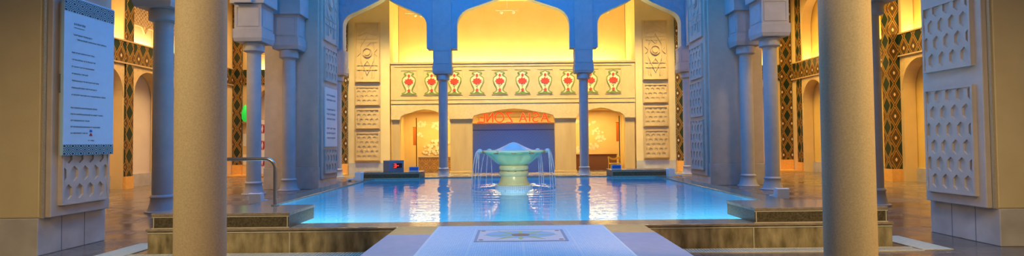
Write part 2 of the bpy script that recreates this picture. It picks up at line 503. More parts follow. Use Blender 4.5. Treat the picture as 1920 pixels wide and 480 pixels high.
# carved spandrel panels over the lower arches
for sg, tf, nm in ((-1, tfL, 'left'), (1, tfR, 'right')):
    for k in range(9):
        c = 19.28-2.05*6+2.05*k
        if c < 14: continue
        pr = [(c-.80, 3.1)]+[(x, z+.02) for x, z in pointed(c-.765, c+.765, 3.15, 4.08)]+[(c+.80, 3.1)]
        struct(MB().profwall(pr, 4.24, -.02, -.001, tf).build('trim_3', 'carved_stone'))
# tiled pilasters on the side walls
def pilaster(x, y, sg, label, proj, wid=.36):
    t = thing('tiled_pilaster', label, 'pilaster', (x, y, 0), 0, 'mosaic pilasters of the side walls')
    b = MB()
    if sg < 0: b.box(.002, proj, -wid/2, wid/2, .42, 8.7)
    else: b.box(-proj, -.002, -wid/2, wid/2, .42, 8.7)
    b.build('mosaic_shaft', 'diamond', t)
    b = MB()
    if sg < 0: b.box(.002, proj+.02, -wid/2-.02, wid/2+.02, 0, .42)
    else: b.box(-proj-.02, -.002, -wid/2-.02, wid/2+.02, 0, .42)
    b.build('plinth', 'ochre_slab', t)
    return t
wordsL = ['nearest', 'second', 'third', 'fourth']
for k, lab in ((0, 'dark lozenge mosaic pilaster on left wall between the notice pillar and round column'),
               (1, 'dark lozenge mosaic pilaster on left wall behind the foreground round column'),
               (2, 'dark lozenge mosaic pilaster on left wall, next to the far corner'),):
    pilaster(-SX, 18.25+2.05*k, -1, lab, .06)
for k, lab in ((0, 'projecting green and black mosaic pilaster beside the lattice pillar on the right wall'),
               (1, 'projecting mosaic pilaster hidden behind the right foreground column'),
               (2, 'mosaic pilaster on right wall close behind the right foreground column'),
               (3, 'narrow mosaic pilaster on right wall, next to the far corner')):
    pilaster(SX, 18.30+2.05*k, 1, lab, .36 if k == 0 else .06)

# end walls of the side aisles (face the camera)
FY = 25.2
for sg, nm in ((-1, 'left'), (1, 'right')):
    a, b = (-SX-.4, -7.75) if sg < 0 else (7.75, SX+.4)
    tf = XZ(FY)
    c1 = sg*11.45; c2 = sg*9.4
    cs = sorted((c1, c2))
    lo = [(a, 0)]; up = [(a, 4.95)]
    for c in cs:
        lo += [(c-.76, 0)]+pointed(c-.76, c+.76, 3.15, 4.08)+[(c+.76, 0)]
        up += [(c-.8, 4.95)]+pointed(c-.8, c+.8, 6.5, 7.75)+[(c+.8, 4.95)]
    lo.append((b, 0)); up.append((b, 4.95))
    struct(MB().profwall(lo, 4.95, 0, .42, tf).build('wall_end_'+nm, 'wall_plaster'))
    struct(MB().profwall(up, 8.7, 0, .42, tf).build('wall_end_upper_'+nm, 'wall_plaster'))
    struct(MB().prism([(a, 0), (b, 0), (b, 8.7), (a, 8.7)], .44, .6, tf).build('wall_end_back_'+nm, 'back_plaster'))
    struct(MB().prism([(a+.4 if sg < 0 else a, 4.3), (b if sg < 0 else b-.4, 4.3), (b if sg < 0 else b-.4, 5.0), (a+.4 if sg < 0 else a, 5.0)], -.05, -.002, tf).build('trim_1', 'diamond_band'))
    for c in cs:
        pr = [(c-.80, 3.1)]+[(x, z+.02) for x, z in pointed(c-.765, c+.765, 3.15, 4.08)]+[(c+.80, 3.1)]
        struct(MB().profwall(pr, 4.24, -.02, -.001, tf).build('trim_3', 'carved_stone'))
def end_pilaster(x, label, w=.46):
    t = thing('tiled_pilaster', label, 'pilaster', (x, FY-.03, 0), 0, 'mosaic pilasters facing the pool')
    MB().box(-w/2, w/2, -.10, .025, .52, 8.7).build('mosaic_shaft', 'diamond', t)
    MB().box(-w/2-.01, w/2+.01, -.12, .025, 0, .52).build('plinth', 'ochre_slab', t)
end_pilaster(-12.97, 'tall dark mosaic pilaster facing the pool, just right of left foreground column', .40)
end_pilaster(12.92, 'tall dark mosaic pilaster facing the pool, just left of right foreground column', .50)
end_pilaster(-8.07, 'dark lozenge mosaic pilaster left of the left carved wall panels', .56)
end_pilaster(7.98, 'dark lozenge mosaic pilaster right of the right carved wall panels', .56)
end_pilaster(-10.43, 'dark lozenge mosaic pilaster between the two niches left of the corner pier')
end_pilaster(10.43, 'dark lozenge mosaic pilaster between the two niches right of the corner pier')

# hanging carved lattices in the upper windows
def pendant(label, loc, rz):
    t = thing('hanging_lattice', label, 'lattice', loc, rz, 'carved lattices in the upper windows')
    tf = XZ(0); m = MB()
    for i in range(-4, 5):
        for j in range(5):
            x = i*.16; z = .10+j*.3
            e = .0012*((i+4)*5+j) % .01
            m.bar((x-.08, z), (x+.08, z+.15), .03, -.02-e, .02, tf); m.bar((x+.08, z), (x-.08, z+.15), .03, -.0206-e, .0194, tf)
            m.bar((x-.08, z+.15), (x+.08, z+.3), .03, -.0212-e, .0188, tf); m.bar((x+.08, z+.15), (x-.08, z+.3), .03, -.0218-e, .0182, tf)
    m.build('openwork', 'gold', t)
    m = MB(); m.bar((-.76, .1), (-.15, .1), .05, -.03, .03, tf); m.bar((.15, .1), (.76, .1), .05, -.03, .03, tf)
    m.bar((-.15, .1), (0, -.12), .05, -.03, .03, tf); m.bar((0, -.12), (.15, .1), .05, -.03, .03, tf)
    m.bar((-.76, .1), (-.76, 1.6), .05, -.03, .03, tf); m.bar((.76, .1), (.76, 1.6), .05, -.03, .03, tf)
    m.build('border', 'gold', t)
    return t
p0 = pendant('carved lattice hanging in left wall window just left of the blue-lit round column', (-SX-.16, 19.28, 5.65), PI/2)
dup(p0, (-SX-.16, 21.33, 5.65), PI/2, 'carved lattice hanging in left wall window just right of the blue-lit round column')
dup(p0, (-SX-.16, 23.38, 5.65), PI/2, 'carved lattice hanging in left wall window next to the far corner')
dup(p0, (-11.45, FY+.16, 5.65), 0, 'carved lattice hanging above the green lamp niche')
dup(p0, (11.45, FY+.16, 5.65), 0, 'carved lattice hanging behind the column right of the right corner pier')

# ceilings of the walks around the court
ce = MB()
ce.box(-14, -7.45, -4, 29, 8.72, 8.9); ce.box(7.45, 14, -4, 29, 8.72, 8.9); ce.box(-7.45, 7.45, 23.2, 29, 8.72, 8.9)
ce.box(-7.45, 7.45, -4, 5.3, 8.72, 8.9)
struct(ce.build('ceiling', 'plaster'))

# ------------------------------------------------------------------ far arcade
AY = 23.0
prof = [(-9.0, 5.53), (-7.36, 5.53)]
o1 = ogee(-7.36, -3.69, 5.53, 7.08, 7.86); o2 = ogee(-2.42, 2.50, 5.53, 7.25, 8.05); o3 = ogee(3.67, 7.33, 5.53, 7.08, 7.86)
prof += o1[1:]+[(-2.42, 5.53)]+o2[1:]+[(3.67, 5.53)]+o3[1:]+[(9.0, 5.53)]
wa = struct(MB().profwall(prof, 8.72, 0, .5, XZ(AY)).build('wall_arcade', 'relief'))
pl = MB()
for c in (-3.05, 3.08):
    for d in (-.05, .55-.04):
        pl.box(c-.40, c+.40, AY+d, AY+d+.04+.001, 5.53, 8.7)
    for e in (-.61, .55): pl.box(c+e, c+e+.06, AY-.02, AY-.001, 5.56, 7.0)
struct(pl.build('trim_4', 'arcade_stone'))
ed = MB()
for o in (o1, o2, o3):
    ed.ribbon([(x, z) for x, z in o], .05, -.025, -.001, XZ(AY), closed=False)
struct(ed.build('trim_5', 'arcade_stone'))

# ------------------------------------------------------------------ columns
def column(x, y, label, group, full=True, bw=.82, upper=7.0, mat='arcade_stone', r=.2, bd=None):
    t = thing('stone_column', label, 'column', (x, y, 0), 0, group); bd = bd or bw
    MB().lathe([(r, .36), (r, 1.5), (r*.985, 3), (r*.96, 4.2)], 40).build('shaft', mat, t)
    b = MB(); b.lathe([(.33, .0), (.33, .03), (.285, .04), (.26, .10), (.235, .20), (.22, .30), (.23, .315), (.238, .335), (.23, .355), (.215, .37), (r, .385)], 40)
    b.build('base', mat, t)
    b = MB(); b.lathe([(r, 4.16), (.285, 4.2), (.285, 4.40), (.26, 4.44)], 40); b.build('capital', mat, t)
    if full:
        b = MB(); b.frustum(0, 0, bw-.06, bd-.06, 4.44, bw, bd, 4.56); b.box(-bw/2, bw/2, -bd/2, bd/2, 4.56, 4.8)
        b.box(-bw/2+.03, bw/2-.03, -bd/2+.03, bd/2-.03, 4.8, 5.53)
        w, h = bw/2-.03, bd/2-.03
        for tf, e in ((XZ(-h), w), (XZ(h), w), (YZ(-w, -1), h), (YZ(w, 1), h)):
            s = -1 if tf in () else 1
        framebars(b, -w+.09, w-.09, 4.9, 5.43, .03, -.012, .002, XZ(-h))
        framebars(b, -h+.09, h-.09, 4.9, 5.43, .03, -.002, .012, YZ(w, 1)); framebars(b, -h+.09, h-.09, 4.9, 5.43, .03, -.002, .012, YZ(-w, -1))
        b.build('bracket', mat, t, bevel=.006)
        if upper > 5.6:
            b = MB(); b.box(-bw/2-.07, bw/2+.07, -bd/2-.03, bd/2+.03, 5.53, upper); b.build('springer', mat, t, bevel=.008)
    return t
column(-3.05, AY+.25, 'slender blue-lit column left of the fountain, carrying the far arcade', 'far arcade columns', upper=0, bd=.72)
column(3.08, AY+.25, 'slender blue-lit column right of the fountain, carrying the far arcade', 'far arcade columns', upper=0, bd=.72)
column(-7.68, AY+.25, 'end column of far arcade, mostly behind the left corner pier', 'far arcade columns', upper=0, bd=.72)
column(7.62, AY+.25, 'end column of far arcade, mostly behind the right corner pier', 'far arcade columns', upper=0, bd=.72)
SA = 'side arcade columns'
column(-7.77, 11.75, 'round column with square bracket between notice pillar and left foreground column', SA, bw=.84)
column(-7.67, 15.7, 'round column right of the left foreground column, behind the handrail', SA, bw=.84)
column(7.85, 11.75, 'round column peeking out right of the right foreground column', SA, bw=.84)
column(7.52, 15.6, 'round column left of the right foreground column, behind a white stool', SA, bw=.84)
EA = 'columns standing against the corner piers'
column(-7.15, 16.93, 'round column standing against the left corner pier', EA, bw=.84, bd=.66)
column(7.40, 16.93, 'round column standing against the right corner pier', EA, bw=.84, bd=.66)
def near_col(x, label):
    t = thing('round_column', label, 'column', (x, 4.72, 0), 0, 'foreground columns')
    MB().lathe([(.205, .36), (.204, 1.2), (.203, 2.4), (.195, 4.2)], 64).build('shaft', 'granular', t)
    MB().lathe([(.33, .0), (.33, .03), (.285, .04), (.26, .10), (.235, .20), (.22, .30), (.23, .315), (.238, .335), (.23, .355), (.215, .37), (.205, .385)], 48).build('base', 'granular', t)
    MB().lathe([(.2, 4.16), (.285, 4.2), (.285, 4.40), (.26, 4.44)], 48).build('capital', 'granular', t)
    b = MB(); b.frustum(0, 0, .76, .76, 4.44, .82, .82, 4.56); b.box(-.41, .41, -.41, .41, 4.56, 4.8); b.box(-.38, .38, -.38, .38, 4.8, 5.5)
    b.build('bracket', 'granular', t, bevel=.006)
near_col(-2.86, 'thick speckled beige column in the left foreground')
near_col(2.86, 'thick speckled beige column in the right foreground')
for x, sg in ((-8.0, -1), (7.75, 1)):
    pr = [(8.39, 5.53)]
    for a, b in ((8.9, 11.2), (12.3, 15.15)): pr += [(a, 5.53)]+ogee(a, b, 5.53, 6.6, 7.4)[1:]
    pr += [(17.27, 5.53)]
    struct(MB().profwall(pr, 8.72, -.25, .25, YZ(sg*7.75, sg)).build('wall_side_arcade_'+('left' if sg < 0 else 'right'), 'arcade_stone'))
    pr = [(19.09, 5.53), (19.5, 5.53)]+ogee(19.5, 22.5, 5.53, 6.6, 7.4)[1:]+[(22.97, 5.53)]
    struct(MB().profwall(pr, 8.72, -.25, .25, YZ(sg*7.75, sg)).build('wall_side_arcade_'+('left' if sg < 0 else 'right'), 'arcade_stone'))

# ------------------------------------------------------------------ corner piers
def far_pier(sg):
    side = 'left' if sg < 0 else 'right'
    x0 = 6.36; x1 = 8.1
    t = thing('corner_pier', f'tall square {side} corner pier of the court, blue-lit, with lattice panels toward the pool', 'pier', (0, 0, 0), 0, 'far corner piers')
    a, b = sorted((sg*x0, sg*x1))
    MB().box(a, b, 17.3, 19.05, .7, 8.7).build('pier_body', 'pale_stone', t, bevel=.015)
    MB().box(a-.02, b+.02, 17.28, 19.07, 0, .7).build('plinth', 'marble', t, bevel=.01)
    # slab on the pool side
    tf = YZ(sg*x0, sg)
    sl = MB().prism([(17.42, .30), (19.0, .30), (19.0, 8.6), (17.42, 8.6)], -.07, -.001, tf).build('panel_slab', 'pale_stone', t, bevel=.008)
    starpanel(sl, 17.6, 18.85, 4.95, 7.6, tf, 'pale_stone', 'strapwork_panel', -.08)
    hexpanel(sl, 17.65, 18.8, 3.6, 4.65, .28, .40, tf, 'pale_stone', 'hexagon_panel', -.075)
    if sg > 0: hexpanel(sl, 17.65, 18.8, 2.3, 3.42, .28, .40, tf, 'pale_stone', 'hexagon_panel', -.075)
    hexpanel(sl, 17.65, 18.8, .5, 2.12 if sg > 0 else 1.25, .28, .40, tf, 'pale_stone', 'hexagon_panel', -.075)
    return tf
tfl = far_pier(-1); far_pier(1)
def textlines(parent, rows, tf, d):
    """rows: (s0, s1, z, height) - illegible print of tiny strokes, each line a part"""
    for s0, s1, z, h in rows:
        s = s0; m = MB()
        m.prism([(s0, z-h*.10), (s1, z-h*.10), (s1, z+h*.02), (s0, z+h*.02)], d-.001, d, tf)
        while s < s1:
            w = h*random.uniform(.35, .8); k = random.random()
            z1 = z+h*random.uniform(-.08, .08)
            if k < .8:
                m.prism([(s+w*.3, z1-h*.5), (s+w*.55, z1-h*.5), (s+w*.55, z1+h*.5), (s+w*.3, z1+h*.5)], d-.002, d, tf)
            if k > .4: m.prism([(s, z1+h*.3), (s+w, z1+h*.3), (s+w, z1+h*.46), (s, z1+h*.46)], d-.0015, d, tf)
            s += w+h*.22
        m.build('text_line', 'ink', parent)
t = thing('text_notice', 'tall white text notice on pool side of left corner pier', 'sign', (0, 0, 0))
tfn = YZ(-6.36+.075, -1)
MB().prism([(17.62, 1.36), (18.82, 1.36), (18.82, 3.35), (17.62, 3.35)], -.05, -.001, tfn).build('board', 'paper', t, bevel=.005)
textlines(t, [(17.75, 18.6, 3.1-.16*i, .06) for i in range(10) if i not in (2, 6)], tfn, -.052)

def near_pier(sg):
    side = 'left' if sg < 0 else 'right'
    xf = -6.405 if sg < 0 else 6.39
    lab = ('broad plastered pier at the left picture edge carrying the blue notice board' if sg < 0
           else 'broad plastered pier at the right picture edge with two honeycomb panels')
    t = thing('foreground_pier', lab, 'pier', (0, 0, 0), 0, 'foreground piers')
    a, b = sorted((xf, sg*10.2))
    MB().box(a, b, 7.14, 8.28, .5, 8.7).build('pier_body', 'plaster', t, bevel=.02)
    pm = MB().box(a+(.0 if sg > 0 else 0), b, 7.12, 8.30, 0, .5).build('plinth', 'marble', t, bevel=.01)
    g = MB()
    for y in (7.50, 7.90): MB().box(min(xf, xf-sg*.0015), max(xf, xf-sg*.0015), y-.004, y+.004, 0, .5).build('tile_joint', 'ink', pm)
    tf = YZ(xf, sg)
    MB().prism([(7.145, .5), (7.19, .5), (7.19, 8.6), (7.145, 8.6)], -.03, -.001, tf).build('corner_bead', 'granular', t)
    sl = MB().prism([(7.20, .50), (8.25, .50), (8.25, 8.6), (7.20, 8.6)], -.10, -.001, tf).build('panel_slab', 'pale_stone', t, bevel=.012)
    for z0, z1 in ((.68, 2.16), (2.48, 3.42)):
        hexpanel(sl, 7.34, 8.13, z0, z1, .19, .335, tf, 'pale_stone', 'hexagon_panel', -.105, .03)
    starpanel(sl, 7.34, 8.13, 3.75, 6.0, tf, 'pale_stone', 'strapwork_panel', -.11)
    return tf
tfa = near_pier(-1); near_pier(1)
t = thing('notice_board', 'large pale blue notice board with patterned borders on left foreground pier', 'sign', (0, 0, 0))
tfb_ = YZ(-6.405+.165, -1); tfb = lambda s, d, z: tfb_(s-.12, d, z)
z0, z1 = 1.33, 3.54; s0, s1 = 7.37, 8.285
MB().prism([(s0, z0), (s1, z0), (s1, z1), (s0, z1)], -.045, -.001, tfb).build('board', 'signboard', t, bevel=.004)
b = MB(); b.prism([(s0+.004, z0+.004), (s1-.004, z0+.004), (s1-.004, z0+.15), (s0+.004, z0+.15)], -.049, -.045, tfb)
b.build('patterned_border', 'interlace', t)
b = MB(); b.prism([(s0+.004, z1-.22), (s1-.004, z1-.22), (s1-.004, z1-.02), (s0+.004, z1-.02)], -.049, -.045, tfb)
b.build('patterned_border', 'interlace', t)
rows = [(7.53, 7.73, 3.16, .032), (7.53, 7.72, 3.11, .014), (7.52, 7.86, 3.01, .022), (7.58, 8.12, 2.95, .022)]
for i, w in enumerate((.40, .42, .40, .28, .48, .45, .62)): rows.append((7.50, 7.50+w, 2.76-.098*i, .020))
for i, w in enumerate((.47, .58, .33, .52, .30)): rows.append((7.49, 7.49+w, 1.99-.088*i, .020))
rows.append((7.80, 7.90, 1.535, .016))
textlines(t, rows, tfb, -.047)
b = MB(); b.prism([(7.82, 1.60), (7.88, 1.60), (7.86, 1.64), (7.84, 1.64)], -.048, -.045, tfb); b.build('emblem', 'crimson', t)
b = MB(); b.prism([(7.825, 1.655), (7.875, 1.655), (7.87, 1.69), (7.83, 1.69)], -.048, -.045, tfb); b.build('emblem', 'bluesign', t)

# ------------------------------------------------------------------ pool
WY = 7.18
pool = thing('swimming_pool', 'large raised blue pool with stone coping in the middle of the court', 'pool', (0, 0, 0))
b = MB()
b.box(-PX-.1, PX+.1, PY0-.1, PY1+.1, -.95, -.85)
for a in ((-PX-.1, PX+.1, PY0-.1, PY0), (-PX-.1, PX+.1, PY1, PY1+.1), (-PX-.1, -PX, PY0, PY1), (PX, PX+.1, PY0, PY1)): b.box(*a, -.9, .30)
b.build('tiled_basin', 'pool_tile', pool)
b = MB(); b.box(-5.0, 5.0, WY+.02, PY0-.1, 0, .30); b.box(-5.0, 5.0, PY1+.1, PY1+.5, 0, .30)
b.box(-5.0, -PX-.1, PY0-.1, PY1+.1, 0, .30); b.box(PX+.1, 5.0, PY0-.1, PY1+.1, 0, .30)
b.build('pool_wall', 'mossy', pool)
b = MB(); b.box(-5.0, 5.0, WY+.012, WY+.02, .272, .284)
for x in (-3.1, 3.13, -1.72, 1.72): b.box(x-.006, x+.006, WY+.012, WY+.02, 0, .272)
b.build('wall_joint', 'joint', pool)
b = MB(); b.box(-5.02, 5.02, WY, PY0, .30, .335); b.box(-5.02, 5.02, PY1, PY1+.52, .30, .335)
b.box(-5.02, -PX, PY0, PY1, .30, .335); b.box(PX, 5.02, PY0, PY1, .30, .335)
b.build('coping', 'coping', pool, bevel=.008)
# water surface (a fine grid so the ripples around the fountain are real)
b = MB(); nx, ny = 120, 130
FX, FYc = -.05, 13.4
vs = []
for j in range(ny+1):
    for i in range(nx+1):
        x = -PX+.004+(2*PX-.008)*i/nx; y = PY0+.004+(PY1-PY0-.008)*j/ny
        r = math.hypot(x-FX, y-FYc)
        vs.append((x, y, .305+.012*math.sin(r*13)*math.exp(-abs(r-.9)*1.1)))
b.add(vs, [(j*(nx+1)+i, j*(nx+1)+i+1, (j+1)*(nx+1)+i+1, (j+1)*(nx+1)+i) for j in range(ny) for i in range(nx)], True)
wo = b.build('pool_water', 'water', None, recalc=False)
tag(wo, 'rippling blue water filling the pool and mirroring the lit facade', 'water', None, 'stuff')

def block(label, x0, x1, y0, y1):
    t = thing('granite_step', label, 'step', ((x0+x1)/2, (y0+y1)/2, .335), 0, 'granite steps on the pool corners')
    w, d = (x1-x0)/2, (y1-y0)/2
    MB().box(-w+.012, w-.012, -d+.012, d-.012, 0, .165).build('step_body', 'granite', t)
    MB().box(-w, w, -d, d, .165, .205).build('tread', 'granite_top', t, bevel=.006)
    b = MB(); b.box(-w+.006, w-.006, -d+.006, -d+.012, .15, .162); b.box(-w+.006, w-.006, -d+.006, -d+.012, 0, .012)
    for x in (-w+.03, w-.03): b.box(x-.006, x+.006, -d+.006, -d+.012, .01, .152)
    b.build('inlay_line', 'joint', t)
block('dark granite step on near left pool corner, under the handrail', -4.95, -3.1, WY+.005, 8.12)
block('dark granite step on near right pool corner, behind the right foreground column', 3.14, 4.95, WY+.005, 8.12)
block('dark granite step on far left pool corner, carrying the red display box', -4.95, -3.0, 17.0, 17.95)
block('dark granite step on far right pool corner, carrying only a blue notice', 3.08, 4.95, 17.0, 17.95)

# handrail
t = thing('handrail', 'bent steel tube handrail standing on near left granite step', 'handrail', (0, 0, .54))
pts = [(-4.78, 7.98, .0), (-4.78, 7.98, .56)]+[(-4.78+.14*(1-math.cos(a*PI/12)), 7.98, .56+.14*math.sin(a*PI/12)) for a in range(1, 7)]
pts += [(-3.78+.14*math.sin(a*PI/12), 7.98, .56+.14*math.cos(a*PI/12)) for a in range(0, 7)]+[(-3.64, 7.98, 0)]
MB().tube(pts, .027, 14).build('rail_tube', 'steel', t)
for x in (-4.78, -3.64): MB().lathe([(.055, 0), (.055, .012), (.04, .02), (.03, .022)], 20, x, 7.98).build('flange', 'steel', t)

# walkway to the pool
t = thing('walkway', 'raised walkway of tiny white mosaic tiles leading from the foreground to the pool', 'walkway', (0, 0, 0))
MB().box(-1.1, 1.1, 1.2, WY-.005, .0, .337).build('mosaic_paving', 'path_tile', t)
for sg in (-1, 1):
    a, b_ = sorted((sg*1.1, sg*1.64))
    MB().box(a, b_, 1.2, 6.55, 0, .338).build('border_stone', 'border', t, bevel=.006)
    MB().box(a, b_, 6.552, WY-.005, 0, .338).build('end_slab', 'ochre_slab', t, bevel=.006)
b = MB()
for x in (-1.085, 1.085): b.box(x-.014, x+.014, 1.2, WY-.01, .337, .3385)
for x in (-.58, 0, .58): b.box(x-.009, x+.009, 1.2, 5.95 if x == 0 else 6.9, .337, .3382)
b.build('tile_line', 'paper', t)
em = thing('mosaic_emblem', 'rectangular star mosaic set into the white walkway before the fountain', 'mosaic', (-.015, 6.42, .3374))
tfe = lambda s, d, z: (s, z, d)
def plate(pts, d): return MB().prism(pts, .0, d, tfe)
plate([(-.535, -.40), (.535, -.40), (.535, .40), (-.535, .40)], .003).build('mosaic_border', 'greyblue', em)
plate([(-.50, -.365), (.50, -.365), (.50, .365), (-.50, .365)], .0045).build('mosaic_field', 'pinkish', em)
plate([(.30*math.cos(k*PI/12)*1.4, .05+.24*math.sin(k*PI/12)) for k in range(24)], .0055).build('mosaic_sky', 'skybl', em)
b = MB()
for k in range(8):
    a = k*PI/4; L = .44 if k % 4 == 0 else (.31 if k % 2 == 0 else .40); w = .034
    ca, sa = math.cos(a), math.sin(a)
    P = [(.10*ca-w*sa*.2, .10*sa+w*ca*.2), (.2*ca-w*sa, .2*sa+w*ca), (L*ca, L*sa), (.2*ca+w*sa, .2*sa-w*ca), (.10*ca+w*sa*.2, .10*sa-w*ca*.2)]
    b.prism(P, 0, .0065, tfe)
b.build('star_rays', 'leafyel', em)
plate([(.11*math.cos(k*PI/12), .085*math.sin(k*PI/12)) for k in range(24)], .0075).build('star_centre', 'rust', em)
for sx in (-1, 1):
    for sy in (-1, 1):
        MB().prism([(sx*.46+.03*math.cos(k*PI/5), sy*.30+.03*math.sin(k*PI/5)) for k in range(10)], 0, .0055, tfe).build('corner_dot', 'rust', em)

# gutters
def gutter(label, x0, x1, y0, y1):
    t = thing('drain_channel', label, 'drain', ((x0+x1)/2, (y0+y1)/2, 0), 0, 'drain channels at the foot of the pool')
    w, d = (x1-x0)/2, (y1-y0)/2
    b = MB(); b.box(-w, w, -d, -d+.02, 0, .014); b.box(-w, w, d-.02, d, 0, .014); b.build('rim', 'gutter', t)
    b = MB(); n = int((2*w)/.04)
    for i in range(n): b.box(-w+i*.04, -w+i*.04+.026, -d+.02, d-.02, 0, .012)
    b.build('grating', 'gutter', t)
gutter('pale drain grating on floor left of the walkway', -5.2, -1.66, 6.9, 7.13)
gutter('pale drain grating on floor right of the walkway', 1.66, 5.2, 6.9, 7.13)
def slabs(label, x0, x1):
    b = MB().box(x0, x1, 6.95, 7.95, 0, .012)
    tag(b.build('stone_threshold', 'gutter', None, bevel=.004), label, 'paving')
slabs('pale stone threshold on floor beside left end of the pool wall', -5.62, -5.22)
slabs('pale stone threshold on floor beside right end of the pool wall', 5.22, 5.62)

# ------------------------------------------------------------------ fountain
f = thing('fountain', 'celadon lotus-shaped fountain standing in the pool', 'fountain', (FX, FYc, 0))
MB().lathe([(.47, -.845), (.47, .385), (.44, .40)], 48).build('mosaic_base', 'base_tile', f)
MB().lathe([(.40, .39), (.40, .42), (.36, .46), (.33, .55), (.315, .62)], 48).build('foot', 'glaze_cream', f)
b = MB()
for z in (.68, .82):
    b.lathe([(.30, z-.07), (.345, z-.06), (.37, z-.02), (.37, z+.02), (.345, z+.06), (.30, z+.07)], 48)
b.build('collar_ring', 'glaze_cream', f)
for k in range(12):
    a = k*PI/6+.13
    MB().lathe([(.018, .74), (.03, .745), (.03, .755), (.018, .76)], 10, .355*math.cos(a), .355*math.sin(a)).build('stud', 'glaze_brown', f)
b = MB(); b.lathe([(.30, .88), (.37, .90), (.44, .96), (.52, 1.04), (.58, 1.11), (.66, 1.17), (.79, 1.20), (.82, 1.225), (.80, 1.245), (.70, 1.255), (.4, 1.255)], 96,
                  scallop=[0, .02, .04, .07, .09, .09, .07, .05, .05, .03, 0])
b.build('lotus_bowl', 'glaze', f)
MB().lathe([(.52, 1.25), (.44, 1.275), (.34, 1.315), (.22, 1.37), (.12, 1.42), (.03, 1.455)], 48).build('cap', 'glaze_blue_lit', f)
for deg in (0, 42, 90, 138, 180):
    a = math.radians(deg); b = MB(); c, s = math.cos(a), math.sin(a)
    prof_ = [(.07*math.sin(PI*i/8), 1.235-.06*math.cos(PI*i/8)) for i in range(1, 8)]
    b.lathe(prof_, 16, .85*c, .85*s)
    b.build('spout', 'glaze_blue_lit', f)
for deg in (270, 238, 302, 206, 334, 20, 66, 114, 160):
    a2 = math.radians(deg); c, s = math.cos(a2), math.sin(a2)
    m = MB(); m.frustum(0, 0, .10, .05, -.045, .17, .05, .03)
    o = m.build('brown_tile', 'glaze_brown', f); o.location = (.80*c, .80*s, 1.215); o.rotation_euler = (0, 0, a2+PI/2)
# water streams
for deg, nm in ((0, 'rightmost'), (42, 'inner right'), (138, 'inner left'), (180, 'leftmost')):
    a = math.radians(deg); c, s = math.cos(a), math.sin(a)
    ws = MB()
    for q in range(3):
        pts = []; rs = []
        off = (q-1)*.05
        sp = .04+.09*q
        for i in range(10):
            tt = i/9
            r = .90+sp*tt*.9-.03
            z = 1.22-.92*tt*tt+.04*math.sin(tt*PI)*(q)
            pts.append((FX+r*c-s*off*(1+2.2*tt), FYc+r*s+c*off*(1+2.2*tt), z)); rs.append(.016*(1-.4*tt)+.006*(1-abs(2*tt-.6)))
        ws.tube(pts, rs, 8)
    o = ws.build('water_stream', 'jet')
    tag(o, f'{nm} white stream of water falling from the fountain bowl rim', 'water stream', 'fountain water streams')
b = MB()
for i in range(70):
    a = random.uniform(0, 2*PI); r = random.gauss(1.0, .12)
    q = random.uniform(.008, .02); x, y = FX+r*math.cos(a), FYc+r*math.sin(a)
    b.lathe([(q*.5, .306), (q, .306+q*.6), (q*.5, .306+q*1.2)], 6, x, y)
tag(b.build('splash', 'jet'), 'white splash where fountain streams hit the pool water', 'splash', None, 'stuff')

# ------------------------------------------------------------------ bath stools
def stool(label, loc, rz):
    t = thing('bath_stool', label, 'stool', loc, rz, 'white bath stools')
    b = MB()
    # back shell, seat sweep in one L-shaped profile (side view y-z), 0.3 wide
    P = [(-.10, 0), (-.115, .25), (-.09, .262), (.06, .262), (.075, .25), (.085, .13), (.13, .085), (.30, .07), (.32, .05), (.32, 0), (.27, 0), (.25, .03), (.06, .03), (.03, 0)]
    b.prism(P, -.15, .15, lambda s, d, z: (d, -s, z))
    b.build('stool_shell', 'white', t, bevel=.015)
    m = MB(); m.box(-.09, .09, -.02, .05, .2625, .266); m.build('grip_recess', 'panelgrey', t)
    return t
s0_ = stool('white plastic bath stool on floor behind the handrail step', (-6.42, 13.25, 0), PI)
dup(s0_, (6.55, 13.2, 0), PI, 'white plastic bath stool on floor in front of the right side column')
dup(s0_, (-4.72, 16.15, .335), -PI/2, 'white plastic bath stool on far left pool coping')
dup(s0_, (4.85, 16.6, .335), PI/2, 'white plastic bath stool on far right pool coping')

# ------------------------------------------------------------------ display box and little notices
t = thing('display_box', 'grey box with a red digit display on far left granite step', 'display', (-3.95, 17.44, .54), math.radians(40))
MB().box(-.265, .265, -.21, .21, 0, .36).build('casing', 'panelgrey', t, bevel=.008)
sc = MB().box(-.13, .19, -.222, -.211, .12, .27).build('screen', 'black', t)
tfs = XZ(-.225)
b = MB()
for p, q in (((-.10, .25), (-.03, .25)), ((-.10, .195), (-.03, .195)), ((-.10, .14), (-.03, .14)), ((-.03, .25), (-.03, .195)), ((-.03, .195), (-.03, .14)), ((.01, .195), (.06, .195))):
    b.bar(p, q, .02, -.002-.0004*len(b.f)/6, .003, tfs)
b.build('digits', 'led', t)
def notice(label, loc, rz=0):
    t = thing('blue_notice', label, 'notice', loc, rz, 'blue notices on the granite steps')
    MB().box(-.16, .16, 0, .015, .01, .15).build('notice_plate', 'white', t, bevel=.004)
    MB().box(-.14, .14, -.004, -.0005, .028, .135).build('blue_face', 'bluesign', t)
    MB().box(-.16, .16, -.01, .06, 0, .01).build('stand_foot', 'white', t)
    return t
n0 = notice('small blue notice in white frame beside the red display box', (-3.28, 17.4, .54))
dup(n0, (3.32, 17.4, .54), 0, 'small blue notice in white frame on far right granite step')

